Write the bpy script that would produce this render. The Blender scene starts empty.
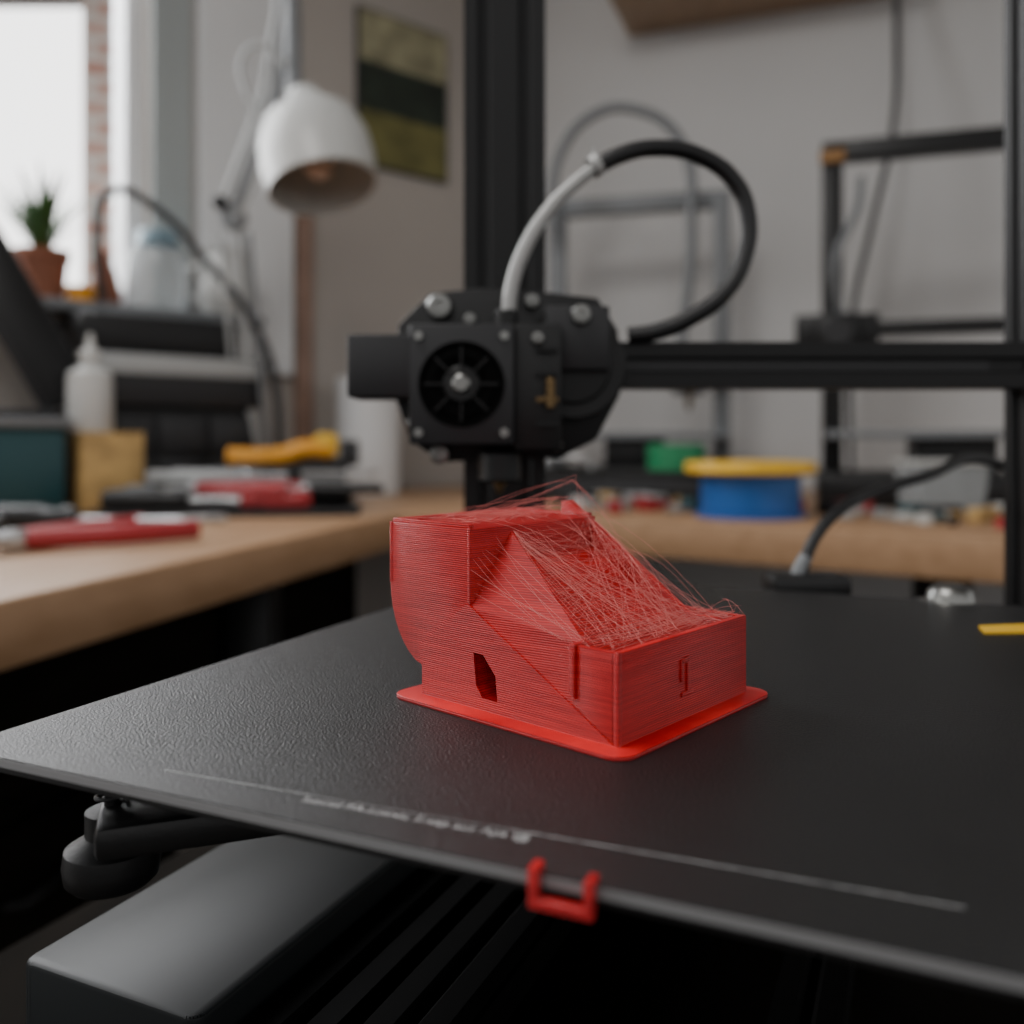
import bpy, bmesh, math, random
from mathutils import Vector, Matrix, Quaternion
random.seed(7)
S = bpy.context.scene
COL = S.collection

# ------------------------------------------------------------------ materials
def mat(name, col, rough=0.5, metal=0.0, var=0.0, vscale=20, bump=0.0, bscale=200, emit=None, alpha=1.0, trans=0.0, spec=0.5, coat=0):
    m = bpy.data.materials.new(name); m.use_nodes = True
    nt = m.node_tree; b = nt.nodes['Principled BSDF']
    b.inputs['Base Color'].default_value = (*col, 1)
    b.inputs['Roughness'].default_value = rough
    b.inputs['Metallic'].default_value = metal
    b.inputs['Specular IOR Level'].default_value = spec
    b.inputs['Coat Weight'].default_value = coat
    if trans: b.inputs['Transmission Weight'].default_value = trans
    if alpha < 1: b.inputs['Alpha'].default_value = alpha
    if emit:
        b.inputs['Emission Color'].default_value = (*emit[0], 1); b.inputs['Emission Strength'].default_value = emit[1]
    tc = nt.nodes.new('ShaderNodeTexCoord')
    if var > 0:
        n = nt.nodes.new('ShaderNodeTexNoise'); n.inputs['Scale'].default_value = vscale; n.inputs['Detail'].default_value = 4
        r = nt.nodes.new('ShaderNodeValToRGB')
        r.color_ramp.elements[0].position = 0.3; r.color_ramp.elements[1].position = 0.7
        r.color_ramp.elements[0].color = (*[c*(1-var) for c in col], 1)
        r.color_ramp.elements[1].color = (*[min(1, c*(1+var)) for c in col], 1)
        nt.links.new(tc.outputs['Object'], n.inputs['Vector']); nt.links.new(n.outputs['Fac'], r.inputs['Fac'])
        nt.links.new(r.outputs['Color'], b.inputs['Base Color'])
    if bump > 0:
        n = nt.nodes.new('ShaderNodeTexNoise'); n.inputs['Scale'].default_value = bscale; n.inputs['Detail'].default_value = 3
        bp = nt.nodes.new('ShaderNodeBump'); bp.inputs['Strength'].default_value = bump; bp.inputs['Distance'].default_value = 0.0005
        nt.links.new(tc.outputs['Object'], n.inputs['Vector']); nt.links.new(n.outputs['Fac'], bp.inputs['Height'])
        nt.links.new(bp.outputs['Normal'], b.inputs['Normal'])
    return m

def layer_plastic(name, col, period=0.00055, strength=0.8):
    m = bpy.data.materials.new(name); m.use_nodes = True
    nt = m.node_tree; b = nt.nodes['Principled BSDF']; L = nt.links.new
    tc = nt.nodes.new('ShaderNodeTexCoord')
    w = nt.nodes.new('ShaderNodeTexWave'); w.wave_type = 'BANDS'; w.bands_direction = 'Z'
    w.inputs['Scale'].default_value = 2*math.pi/(20*period); w.inputs['Distortion'].default_value = 0.5
    w.inputs['Detail'].default_value = 1
    L(tc.outputs['Object'], w.inputs['Vector'])
    # long horizontal streaks, as left by individual layers
    n = nt.nodes.new('ShaderNodeTexNoise'); n.inputs['Scale'].default_value = 60; n.inputs['Detail'].default_value = 5
    mp = nt.nodes.new('ShaderNodeMapping'); mp.inputs['Scale'].default_value = (1, 1, 22)
    L(tc.outputs['Object'], mp.inputs['Vector']); L(mp.outputs['Vector'], n.inputs['Vector'])
    r = nt.nodes.new('ShaderNodeValToRGB')
    r.color_ramp.elements[0].position = 0.35; r.color_ramp.elements[1].position = 0.75
    r.color_ramp.elements[0].color = (*[c*0.8 for c in col], 1)
    r.color_ramp.elements[1].color = (min(1, col[0]*1.25), 0.024, 0.026, 1)
    L(n.outputs['Fac'], r.inputs['Fac'])
    mx = nt.nodes.new('ShaderNodeMix'); mx.data_type = 'RGBA'; mx.blend_type = 'MULTIPLY'
    mx.inputs[0].default_value = 0.38
    L(r.outputs['Color'], mx.inputs[6]); L(w.outputs['Color'], mx.inputs[7]); L(mx.outputs[2], b.inputs['Base Color'])
    bp = nt.nodes.new('ShaderNodeBump'); bp.inputs['Strength'].default_value = strength; bp.inputs['Distance'].default_value = 0.00014
    L(w.outputs['Fac'], bp.inputs['Height']); L(bp.outputs['Normal'], b.inputs['Normal'])
    b.inputs['Roughness'].default_value = 0.32
    b.inputs['Subsurface Weight'].default_value = 0.05
    b.inputs['Subsurface Radius'].default_value = (0.003, 0.0006, 0.0004)
    return m

def wood(name, c1, c2, scale=6, rough=0.45, rotz=0.0, spec=0.4):
    m = bpy.data.materials.new(name); m.use_nodes = True
    nt = m.node_tree; b = nt.nodes['Principled BSDF']; L = nt.links.new
    tc = nt.nodes.new('ShaderNodeTexCoord'); mp = nt.nodes.new('ShaderNodeMapping')
    mp.inputs['Rotation'].default_value = (0, 0, rotz); mp.inputs['Scale'].default_value = (12, 1, 12)
    n = nt.nodes.new('ShaderNodeTexNoise'); n.inputs['Scale'].default_value = scale; n.inputs['Detail'].default_value = 6
    r = nt.nodes.new('ShaderNodeValToRGB'); r.color_ramp.elements[0].position = 0.3; r.color_ramp.elements[1].position = 0.7
    r.color_ramp.elements[0].color = (*c1, 1); r.color_ramp.elements[1].color = (*c2, 1)
    L(tc.outputs['Object'], mp.inputs['Vector']); L(mp.outputs['Vector'], n.inputs['Vector'])
    L(n.outputs['Fac'], r.inputs['Fac']); L(r.outputs['Color'], b.inputs['Base Color'])
    b.inputs['Roughness'].default_value = rough
    b.inputs['Specular IOR Level'].default_value = spec
    return m

M = dict(
 red=layer_plastic('red_pla', (0.62, 0.0055, 0.010)),
 redS=mat('red_string', (0.90, 0.30, 0.27), 0.3, alpha=0.7),
 bed=mat('bed_powder_coat', (0.0085, 0.0085, 0.009), 0.40, var=0.15, vscale=30, bump=0.75, bscale=1500, spec=0.5),
 bededge=mat('bed_steel_edge', (0.30, 0.30, 0.305), 0.4, 0.4),
 print_=mat('silkscreen_grey', (0.34, 0.34, 0.34), 0.6, var=0.5, vscale=400),
 blk=mat('black_plastic', (0.0085, 0.0085, 0.009), 0.42, bump=0.15, bscale=900, spec=0.4),
 house=mat('base_housing_paint', (0.007, 0.009, 0.010), 0.45, spec=0.25),
 rail=mat('y_rail_black', (0.002, 0.002, 0.002), 0.7, spec=0.06),
 blk2=mat('black_anodised', (0.005, 0.005, 0.0055), 0.42, 0.0, spec=0.35),
 dk=mat('dark_grey_plastic', (0.018, 0.018, 0.020), 0.48, bump=0.2, bscale=700),
 steel=mat('steel', (0.5, 0.5, 0.5), 0.3, 1.0),
 dsteel=mat('dark_steel', (0.26, 0.26, 0.25), 0.35, 1.0),
 brass=mat('brass', (0.18, 0.12, 0.06), 0.45, 1.0),
 cable=mat('black_cable_sleeve', (0.008, 0.008, 0.009), 0.42, bump=0.5, bscale=1500),
 ptfe=mat('ptfe_tube', (0.46, 0.46, 0.45), 0.35),
 greycable=mat('grey_cable', (0.18, 0.19, 0.20), 0.5),
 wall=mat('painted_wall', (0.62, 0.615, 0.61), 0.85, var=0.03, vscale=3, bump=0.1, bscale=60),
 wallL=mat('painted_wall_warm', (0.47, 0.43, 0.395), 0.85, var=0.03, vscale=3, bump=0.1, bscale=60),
 white=mat('white_paint', (0.78, 0.79, 0.80), 0.5, var=0.03, vscale=5),
 whitep=mat('white_plastic', (0.58, 0.585, 0.57), 0.35),
 bench=wood('birch_bench', (0.36, 0.205, 0.105), (0.45, 0.27, 0.15), 5),
 shelfw=wood('shelf_wood', (0.32, 0.21, 0.13), (0.40, 0.28, 0.18), 5),
 floor=wood('dark_floor', (0.03, 0.022, 0.016), (0.06, 0.042, 0.03), 3, 0.5),
 walnut=wood('dark_table', (0.006, 0.005, 0.004), (0.011, 0.009, 0.007), 4, 0.85, spec=0.05),
 ceil=mat('ceiling_paint', (0.75, 0.75, 0.74), 0.9, var=0.02, vscale=2),
 yellow=mat('yellow_plastic', (0.85, 0.50, 0.02), 0.4, var=0.05),
 yellowo=mat('amber_plastic', (0.85, 0.36, 0.02), 0.4, var=0.05),
 orange=mat('orange_plastic', (0.30, 0.14, 0.03), 0.4),
 blue=mat('blue_filament', (0.01, 0.10, 0.36), 0.35, bump=0.3, bscale=300),
 green=mat('green_tape', (0.015, 0.25, 0.10), 0.4),
 teal=mat('teal_plastic', (0.01, 0.06, 0.07), 0.4),
 grey=mat('grey_plastic', (0.18, 0.19, 0.20), 0.5),
 lgrey=mat('light_grey_plastic', (0.40, 0.41, 0.41), 0.5),
 frameg=mat('window_casing', (0.36, 0.39, 0.39), 0.5),
 redh=mat('red_rubber', (0.34, 0.02, 0.025), 0.4),
 terra=mat('terracotta', (0.24, 0.085, 0.045), 0.8, var=0.2),
 leaf=mat('leaf', (0.05, 0.12, 0.03), 0.5, var=0.3),
 soil=mat('soil', (0.03, 0.02, 0.015), 0.9),
 brown=mat('brown_trim', (0.33, 0.21, 0.16), 0.6, var=0.15),
 tan=mat('tan_cardboard', (0.50, 0.32, 0.12), 0.7, var=0.3, vscale=25),
 glass=mat('clear_plastic', (0.75, 0.80, 0.82), 0.15, alpha=0.35),
)

# ------------------------------------------------------------------ helpers
def finish(ob, m, parent, smooth=False):
    if m: ob.data.materials.append(M[m] if isinstance(m, str) else m)
    COL.objects.link(ob)
    if parent is not None:
        ob.parent = parent
        ob.matrix_parent_inverse = Matrix.Translation(-parent.location)
    if smooth and ob.type == 'MESH':
        for p in ob.data.polygons: p.use_smooth = True
    return ob

def group(name, loc=(0, 0, 0)):
    e = bpy.data.objects.new(name, None); e.empty_display_size = 0.02; e.location = loc; COL.objects.link(e); return e

def from_bm(name, bm, m, parent=None, smooth=False, autos=None):
    bmesh.ops.recalc_face_normals(bm, faces=bm.faces)
    me = bpy.data.meshes.new(name); bm.to_mesh(me); bm.free()
    ob = bpy.data.objects.new(name, me)
    finish(ob, m, parent, smooth)
    if autos:
        for p in me.polygons: p.use_smooth = True
        try: me.set_sharp_from_angle(angle=math.radians(autos))
        except Exception: pass
    return ob

def box(name, c, s, m, parent=None, rz=0, bev=0, rot=None, seg=2):
    bm = bmesh.new(); bmesh.ops.create_cube(bm, size=1)
    bmesh.ops.scale(bm, vec=s, verts=bm.verts)
    if bev: bmesh.ops.bevel(bm, geom=bm.edges[:], offset=bev, segments=seg, affect='EDGES', profile=0.5)
    R = rot if rot is not None else Matrix.Rotation(rz, 3, 'Z')
    bmesh.ops.rotate(bm, matrix=R, verts=bm.verts); bmesh.ops.translate(bm, vec=c, verts=bm.verts)
    return from_bm(name, bm, m, parent, autos=35 if bev else None)

def lathe(name, prof, c, m, parent=None, axis=(0, 0, 1), seg=40, smooth=40):
    """prof: list of (r,h)"""
    bm = bmesh.new(); rings = []
    q = Vector((0, 0, 1)).rotation_difference(Vector(axis).normalized())
    for r, h in prof:
        ring = []
        if r <= 1e-6:
            v = bm.verts.new(q @ Vector((0, 0, h)) + Vector(c)); ring = [v]*seg
        else:
            for i in range(seg):
                a = 2*math.pi*i/seg
                ring.append(bm.verts.new(q @ Vector((r*math.cos(a), r*math.sin(a), h)) + Vector(c)))
        rings.append(ring)
    for a, b in zip(rings[:-1], rings[1:]):
        for i in range(seg):
            j = (i+1) % seg
            vs = []
            for v in (a[i], a[j], b[j], b[i]):
                if v not in vs: vs.append(v)
            if len(vs) >= 3:
                try: bm.faces.new(vs)
                except ValueError: pass
    return from_bm(name, bm, m, parent, autos=smooth)

def cyl(name, c, r, h, m, parent=None, axis=(0, 0, 1), r2=None, bev=0.0, seg=32):
    r2 = r if r2 is None else r2
    if bev: prof = [(0, -h/2), (r-bev, -h/2), (r, -h/2+bev), (r2, h/2-bev), (r2-bev, h/2), (0, h/2)]
    else: prof = [(0, -h/2), (r, -h/2), (r2, h/2), (0, h/2)]
    return lathe(name, prof, c, m, parent, axis, seg)

def tube(name, pts, r, m, parent=None, smooth=True, cyclic=False, res=8):
    cu = bpy.data.curves.new(name, 'CURVE'); cu.dimensions = '3D'
    cu.bevel_depth = r; cu.bevel_resolution = 4; cu.use_fill_caps = True; cu.resolution_u = res
    if smooth:
        sp = cu.splines.new('BEZIER'); sp.bezier_points.add(len(pts)-1)
        for bp, p in zip(sp.bezier_points, pts):
            bp.co = p; bp.handle_left_type = bp.handle_right_type = 'AUTO'
    else:
        sp = cu.splines.new('POLY'); sp.points.add(len(pts)-1)
        for bp, p in zip(sp.points, pts): bp.co = (*p, 1)
    sp.use_cyclic_u = cyclic
    ob = bpy.data.objects.new(name, cu)
    return finish(ob, m, parent)

def prism(name, pts, w0, w1, fn, m, parent=None, bev=0, autos=None):
    """extrude 2-D polygon pts (u,v) from w0 to w1, fn(u,v,w)->xyz"""
    bm = bmesh.new()
    a = [bm.verts.new(fn(u, v, w0)) for u, v in pts]; b = [bm.verts.new(fn(u, v, w1)) for u, v in pts]
    bm.faces.new(a); bm.faces.new(b[::-1]); n = len(pts)
    for i in range(n): bm.faces.new((a[i], a[(i+1) % n], b[(i+1) % n], b[i]))
    bmesh.ops.recalc_face_normals(bm, faces=bm.faces)
    if bev: bmesh.ops.bevel(bm, geom=bm.edges[:], offset=bev, segments=2, affect='EDGES', profile=0.5)
    return from_bm(name, bm, m, parent, autos=autos or (35 if bev else None))

# ------------------------------------------------------------------ camera (eye 0.87 m above the floor, level, looking +Y)
CZ = 0.87
cam_d = bpy.data.cameras.new('camera'); cam = bpy.data.objects.new('camera', cam_d); COL.objects.link(cam)
cam.location = (0, 0, CZ); cam.rotation_euler = (math.radians(90), 0, 0)
cam_d.sensor_width = 36; cam_d.lens = 31.64; cam_d.shift_y = -0.0703; cam_d.clip_start = 0.01
cam_d.dof.use_dof = True; cam_d.dof.focus_distance = 0.232; cam_d.dof.aperture_fstop = 7.0; cam_d.dof.aperture_blades = 9
S.camera = cam

# ------------------------------------------------------------------ room
C0 = Vector((-0.03, 2.5, 0))
lu, ln = Vector((-0.758, -0.652, 0)), Vector((0.652, -0.758, 0))
bu, bn = Vector((0.94, -0.342, 0)), Vector((-0.342, -0.94, 0))
LA = math.atan2(0.652, 0.758); BA = math.atan2(-0.342, 0.94)
def LW(s, n, z): return C0 + lu*s + ln*n + Vector((0, 0, z))
def BW(s, n, z): return C0 + bu*s + bn*n + Vector((0, 0, z))
def lwbox(name, s0, s1, n0, n1, z0, z1, m, parent=None, bev=0):
    return box(name, LW((s0+s1)/2, (n0+n1)/2, (z0+z1)/2), (s1-s0, n1-n0, z1-z0), m, parent, rz=LA, bev=bev)
def bwbox(name, s0, s1, n0, n1, z0, z1, m, parent=None, bev=0):
    return box(name, BW((s0+s1)/2, (n0+n1)/2, (z0+z1)/2), (s1-s0, n1-n0, z1-z0), m, parent, rz=BA, bev=bev)

box('floor', (0.2, 0.9, -0.02), (5.5, 5.0, 0.04), 'floor')
box('ceiling', (0.2, 1.2, 2.52), (5.5, 4.4, 0.04), 'ceil')
wl = group('wall_left', LW(1.2, 0, 1.2))
WS0, WS1, WZ0, WZ1 = 0.96, 1.95, 1.13, 2.25
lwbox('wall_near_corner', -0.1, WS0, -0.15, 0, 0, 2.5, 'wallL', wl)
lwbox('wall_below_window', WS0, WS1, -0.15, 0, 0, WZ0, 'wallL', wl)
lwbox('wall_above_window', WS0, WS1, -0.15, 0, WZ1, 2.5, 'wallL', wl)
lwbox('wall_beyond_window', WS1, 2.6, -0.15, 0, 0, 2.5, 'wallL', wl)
lwbox('pilaster', 0.645, 0.86, 0, 0.03, 1.02, 2.5, 'white', wl)
lwbox('casing', 0.875, 0.955, 0, 0.015, 1.13, 2.5, 'frameg', wl)
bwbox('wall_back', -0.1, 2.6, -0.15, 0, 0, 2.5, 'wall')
lwbox('trim_1', 0.59, 0.63, 0, 0.02, 0.75, 1.42, 'brown')
# window
wn = group('window_1', LW(1.45, -0.1, 1.7))
lwbox('frame_side_a', WS0, WS0+0.04, -0.10, -0.02, WZ0, WZ1, 'white', wn, 0.004)
lwbox('frame_side_b', WS1-0.05, WS1, -0.10, -0.02, WZ0, WZ1, 'white', wn, 0.004)
lwbox('frame_bottom', WS0, WS1, -0.10, -0.02, WZ0, WZ0+0.05, 'white', wn, 0.004)
lwbox('frame_top', WS0, WS1, -0.10, -0.02, WZ1-0.05, WZ1, 'white', wn, 0.004)
lwbox('mullion', 1.44, 1.48, -0.09, -0.03, WZ0+0.05, WZ1-0.05, 'white', wn, 0.004)
lwbox('sill', 0.76, WS1, 0, 0.13, WZ0-0.02, WZ0, 'grey', wn, 0.004)
# neighbouring brick pier seen outside
brick = bpy.data.materials.new('brick'); brick.use_nodes = True
nt = brick.node_tree; bt = nt.nodes.new('ShaderNodeTexBrick'); tc = nt.nodes.new('ShaderNodeTexCoord'); mpb = nt.nodes.new('ShaderNodeMapping')
mpb.inputs['Rotation'].default_value = (math.radians(90), 0, 0)
bt.inputs['Scale'].default_value = 4; bt.inputs['Color1'].default_value = (0.70, 0.36, 0.28, 1); bt.inputs['Color2'].default_value = (0.85, 0.60, 0.52, 1)
bt.inputs['Mortar'].default_value = (0.95, 0.92, 0.88, 1); bt.inputs['Mortar Size'].default_value = 0.05
nt.links.new(tc.outputs['Object'], mpb.inputs['Vector']); nt.links.new(mpb.outputs['Vector'], bt.inputs['Vector'])
nt.links.new(bt.outputs['Color'], nt.nodes['Principled BSDF'].inputs['Base Color'])
box('exterior_brick_pier', (-1.22, 2.95, 1.5), (0.29, 0.24, 3.0), brick, rz=0.2)

# ------------------------------------------------------------------ picture
pc = group('framed_picture', LW(0.33, 0.01, 1.72))
lwbox('frame', 0.195, 0.465, 0.0, 0.012, 1.545, 1.93, 'dk', pc)
lwbox('print_sky', 0.20, 0.46, 0.012, 0.014, 1.80, 1.925, mat('pic_cream', (0.34, 0.32, 0.20), 0.7, var=0.35), pc)
lwbox('print_trees', 0.20, 0.46, 0.012, 0.0145, 1.68, 1.80, mat('pic_green', (0.02, 0.03, 0.02), 0.7, var=0.4), pc)
lwbox('print_field', 0.20, 0.46, 0.012, 0.014, 1.55, 1.68, mat('pic_olive', (0.16, 0.15, 0.05), 0.7, var=0.4), pc)

# ------------------------------------------------------------------ workbench (L-shaped)
wb = group('workbench', (-0.2, 1.6, 0.75))
idf = lambda u, v, w: Vector((u, v, w))
poly = [(-0.47, 0.33), (-0.185, 1.46), (0.05, 1.44), (0.60, 1.08), (0.95, 0.90),
        tuple(BW(1.9, 0.01, 0)[:2]), tuple((C0 + ln*0.012 + bn*0.012)[:2]), tuple(LW(2.3, 0.01, 0)[:2])]
prism('top', poly, 0.696, 0.75, idf, 'bench', wb, bev=0.003)
for i, (x, y) in enumerate([(-0.34, 1.18), (-0.5, 0.5), (-0.05, 1.62), (0.62, 1.3), (0.95, 1.4)]):
    box('leg_%d' % (i+1), (x, y, 0.348), (0.06, 0.06, 0.696), 'blk', wb, bev=0.004)
box('apron', (-0.43, 1.0, 0.62), (0.03, 1.2, 0.15), 'walnut', wb, rz=-0.24)
cab = group('drawer_cabinet', (-0.75, 1.1, 0))
box('carcass', (-0.80, 1.12, 0.33), (0.45, 0.6, 0.66), 'walnut', cab, rz=-0.24, bev=0.004)
for k in range(3):
    box('drawer_%d' % (k+1), (-0.575, 1.07, 0.12+0.21*k), (0.02, 0.56, 0.19), 'walnut', cab, rz=-0.24, bev=0.003)
    tube('handle_%d' % (k+1), [(-0.565, 1.0, 0.14+0.21*k), (-0.545, 1.01, 0.14+0.21*k), (-0.53, 1.12, 0.14+0.21*k), (-0.55, 1.13, 0.14+0.21*k)], 0.005, 'blk', cab, smooth=False)

# wall shelf with dangling cord
sh = group('wall_shelf', BW(0.7, 0.12, 1.98))
bwbox('board', 0.36, 1.00, 0.0, 0.26, 1.935, 1.965, 'shelfw', sh, 0.002)
bwbox('side', 0.36, 0.385, 0.0, 0.26, 1.965, 2.2, 'shelfw', sh, 0.002)
bwbox('side_far', 0.975, 1.00, 0.0, 0.26, 1.965, 2.2, 'shelfw', sh, 0.002)
bwbox('top_board', 0.36, 1.00, 0.0, 0.26, 2.2, 2.23, 'shelfw', sh, 0.002)
tube('power_cord', [BW(1.03, 0.03, 2.2), BW(1.01, 0.05, 1.9), BW(1.0, 0.10, 1.6), BW(0.95, 0.14, 1.35), BW(0.91, 0.14, 1.15), BW(0.91, 0.12, 0.76)], 0.007, 'dk')

# ------------------------------------------------------------------ printer table
pt = group('printer_table', (0.1, 0.3, 0.64))
TA = math.atan2(-0.411, 0.912)
box('top', (0.10, 0.36, 0.62), (0.66, 0.62, 0.03), 'walnut', pt, rz=TA, bev=0.004)
e1 = Vector((0.912, -0.411, 0)); e2 = Vector((0.411, 0.912, 0))
for i, (a, b) in enumerate([(-0.27, -0.27), (0.27, -0.27), (-0.27, 0.27), (0.27, 0.27)]):
    p = Vector((0.10, 0.36, 0.3025)) + e1*a + e2*b
    box('leg_%d' % (i+1), p, (0.04, 0.04, 0.605), 'walnut', pt, rz=TA, bev=0.003)

# ------------------------------------------------------------------ main printer
PR = group('desktop_3d_printer', (0.05, 0.35, 0.635))
BZ = 0.80
BL = Vector((-0.1280, 0.2050, 0))     # front-left bed corner
def bed(a, b, z): return BL + e1*a + e2*b + Vector((0, 0, z))
def rrect(w, h, r, n=6):
    out = []
    for cx, cy, a0 in ((w-r, h-r, 0), (r, h-r, 90), (r, r, 180), (w-r, r, 270)):
        for i in range(n+1):
            a = math.radians(a0+90*i/n); out.append((cx+r*math.cos(a), cy+r*math.sin(a)))
    return out
BW_, BD_ = 0.313, 0.300
bmat = lambda u, v, w: bed(u, v, w)
prism('build_plate_edge', rrect(BW_, BD_, 0.005), BZ-0.0020, BZ-0.0003, bmat, 'bededge', PR)
prism('build_plate_surface', [(u*(BW_-0.0006)/BW_+0.0003, v*(BD_-0.0006)/BD_+0.0003) for u, v in rrect(BW_, BD_, 0.005)], BZ-0.0004, BZ, bmat, 'bed', PR)
prism('heated_bed', [(u+0.002, v+0.002) for u, v in rrect(BW_-0.004, BD_-0.004, 0.005)], BZ-0.0042, BZ-0.0021, bmat, 'blk', PR)
# silkscreen line and lettering
pA, pB = Vector((-0.0736, 0.1909)), Vector((0.0677, 0.1346)); dv = (pB-pA); ll = dv.length; dv.normalize(); ang = math.atan2(dv.y, dv.x)
def strip(n, s0, s1, w):
    c = pA + dv*((s0+s1)/2)
    return box(n, (c.x, c.y, BZ+0.00003), (s1-s0, w, 0.00006), 'print_', PR, rz=ang)
strip('silkscreen_line_a', 0.0, 0.036, 0.00018); strip('silkscreen_line_b', 0.079, ll, 0.0003)
strip('silkscreen_line_c', 0.036, 0.079, 0.0001)
fc = bpy.data.curves.new('silkscreen_lettering', 'FONT'); fc.body = 'leoviol PA-suwvic S-xsp aus Apa @'
fc.size = 0.0033; fc.extrude = 0.00003; fc.offset = 0.00003
fo = bpy.data.objects.new('silkscreen_lettering', fc); p = pA + dv*0.036
fo.location = (p.x-0.0010, p.y - 0.0030, BZ+0.00003); fo.rotation_euler = (0, 0, ang); finish(fo, 'print_', PR)
# carriage below bed, levelling knobs
for i, (a, b) in enumerate([(0.026, 0.022), (BW_-0.02, 0.025), (0.018, BD_-0.02), (BW_-0.02, BD_-0.02)]):
    p = bed(a, b, 0)
    lathe('levelling_knob_%d' % (i+1), [(0, 0.765), (0.0090, 0.765), (0.0105, 0.7665), (0.0110, 0.770), (0.0105, 0.7735), (0.008, 0.7750), (0.006, 0.7765), (0.006, 0.782), (0, 0.782)], (p.x, p.y, 0), 'blk', PR)
    cyl('levelling_screw_%d' % (i+1), (p.x, p.y, 0.788), 0.0018, 0.016, 'blk2', PR)
    tube('levelling_spring_%d' % (i+1), [(p.x+0.0035*math.cos(t*0.9), p.y+0.0035*math.sin(t*0.9), 0.784+t*0.00032) for t in range(36)], 0.0005, 'dk', PR)
    q = bed(0.155, 0.15, 0); d = (q-p); L_ = d.length
    box('carriage_arm_%d' % (i+1), (p+d*0.5)+Vector((0, 0, 0.7795)), (L_+0.006, 0.030, 0.008), 'blk', PR, rz=math.atan2(d.y, d.x), bev=0.002)
box('carriage_plate', bed(0.155, 0.15, 0.7795), (0.13, 0.15, 0.0085), 'blk', PR, rz=TA, bev=0.002)
# base housing at left, Y-axis rails
ho = Vector((-0.1325, 0.242, 0))
prism('base_housing', rrect(0.062, 0.26, 0.004), 0.64, 0.73, lambda u, v, w: ho+e1*u+e2*v+Vector((0, 0, w)), 'house', PR, bev=0.0012)
def extrusion(name, w, d, length, fn, m, parent, slots_front=1, slot=0.006):
    """aluminium T-slot style profile: polygon with grooves on all faces, extruded along length"""
    def side(p0, p1, k):
        p0 = Vector(p0); p1 = Vector(p1); t = (p1-p0); Ls = t.length; t.normalize(); inn = Vector((-t.y, t.x))
        out = [tuple(p0)]
        for i in range(k):
            c = p0 + t*(Ls*(i+0.5)/k)
            out += [tuple(c-t*slot/2), tuple(c-t*slot*0.25+inn*0.0016), tuple(c-t*slot*0.25+inn*0.0045), tuple(c+t*slot*0.25+inn*0.0045), tuple(c+t*slot*0.25+inn*0.0016), tuple(c+t*slot/2)]
        return out
    hw, hd = w/2, d/2
    kd = 1 if d < 0.03 else 2
    pts = side((-hw, -hd), (hw, -hd), slots_front) + side((hw, -hd), (hw, hd), kd) + side((hw, hd), (-hw, hd), slots_front) + side((-hw, hd), (-hw, -hd), kd)
    return prism(name, pts, 0, length, fn, m, parent)
for i, a in enumerate((0.076, 0.102, 0.19)):
    o = ho + e1*a
    extrusion('y_rail_%d' % (i+1), 0.02, 0.02, 0.34, (lambda o, zz: lambda u, v, w: o+e1*u+Vector((0, 0, zz+v))+e2*(w-0.03))(o, 0.712 if i < 2 else 0.69), 'rail', PR, 1)
box('base_frame_front', bed(0.15, 0.03, 0.67), (0.20, 0.03, 0.06), 'rail', PR, rz=TA, bev=0.003)
box('base_frame_back', (0.12, 0.50, 0.665), (0.36, 0.05, 0.06), 'blk', PR, bev=0.003)
# gantry
px_, py_ = -0.004, 0.505
extrusion('z_post_left', 0.044, 0.04, 0.72, lambda u, v, w: Vector((px_+u, py_+v, 0.64+w)), 'blk2', PR, 2, 0.008)
extrusion('z_post_right', 0.040, 0.02, 0.72, lambda u, v, w: Vector((0.278+u, 0.462+v, 0.64+w)), 'blk2', PR, 2, 0.008)
box('z_post_right_foot', (0.278, 0.475, 0.66), (0.06, 0.05, 0.04), 'blk', PR, bev=0.003)
prism('x_gantry_bar', [(-0.010, -0.0115), (-0.010, -0.004), (-0.006, -0.003), (-0.006, 0.003), (-0.010, 0.004), (-0.010, 0.0115), (0.010, 0.0115), (0.010, 0.004), (0.006, 0.003), (0.006, -0.003), (0.010, -0.004), (0.010, -0.0115)],
      -0.02, 0.2585, lambda u, v, w: Vector((w, 0.459+u, 0.9075+v)), 'blk2', PR)
box('gantry_belt', (0.12, 0.4535, 0.9075), (0.24, 0.0015, 0.005), 'dk', PR)
# carriage + extruder
k = 0.44/900
def G(x, z): return (x-512)*k, CZ+(440-z)*k
def gp(pts): return [G(*p) for p in pts]
plate = gp([(398, 325), (430, 293), (480, 288), (545, 292), (598, 298), (618, 330), (620, 395), (596, 440), (560, 458), (440, 462), (410, 440), (396, 400)])
prism('carriage_back_plate', plate, 0.440, 0.446, lambda u, v, w: Vector((u, w, v)), 'blk', PR, bev=0.001)
x, z = G(572, 368); cyl('carriage_wheel_housing', (x, 0.436, z), 0.0255, 0.010, 'blk', PR, axis=(0, 1, 0), bev=0.001)
cyl('carriage_wheel', (x, 0.430, z), 0.018, 0.004, 'blk2', PR, axis=(0, 1, 0), bev=0.001)
x, z = G(575, 352); box('carriage_cross_block', (x, 0.428, z+0.005), (0.030, 0.012, 0.030), 'dk', PR, bev=0.001)
x, z = G(465, 388)
box('fan_shroud', (x, 0.424, z), (0.048, 0.030, 0.055), 'dk', PR, bev=0.0014)
lathe('fan_housing', [(0, 0.0005), (0.010, 0.0005), (0.0125, 0.0018), (0.0145, 0.0018), (0.0165, 0.0008), (0.0175, 0.0008), (0.0186, 0.0018), (0.0194, 0.0018), (0.0198, 0.0)], (x, 0.4092, z), 'rail', PR, axis=(0, -1, 0))
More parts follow.
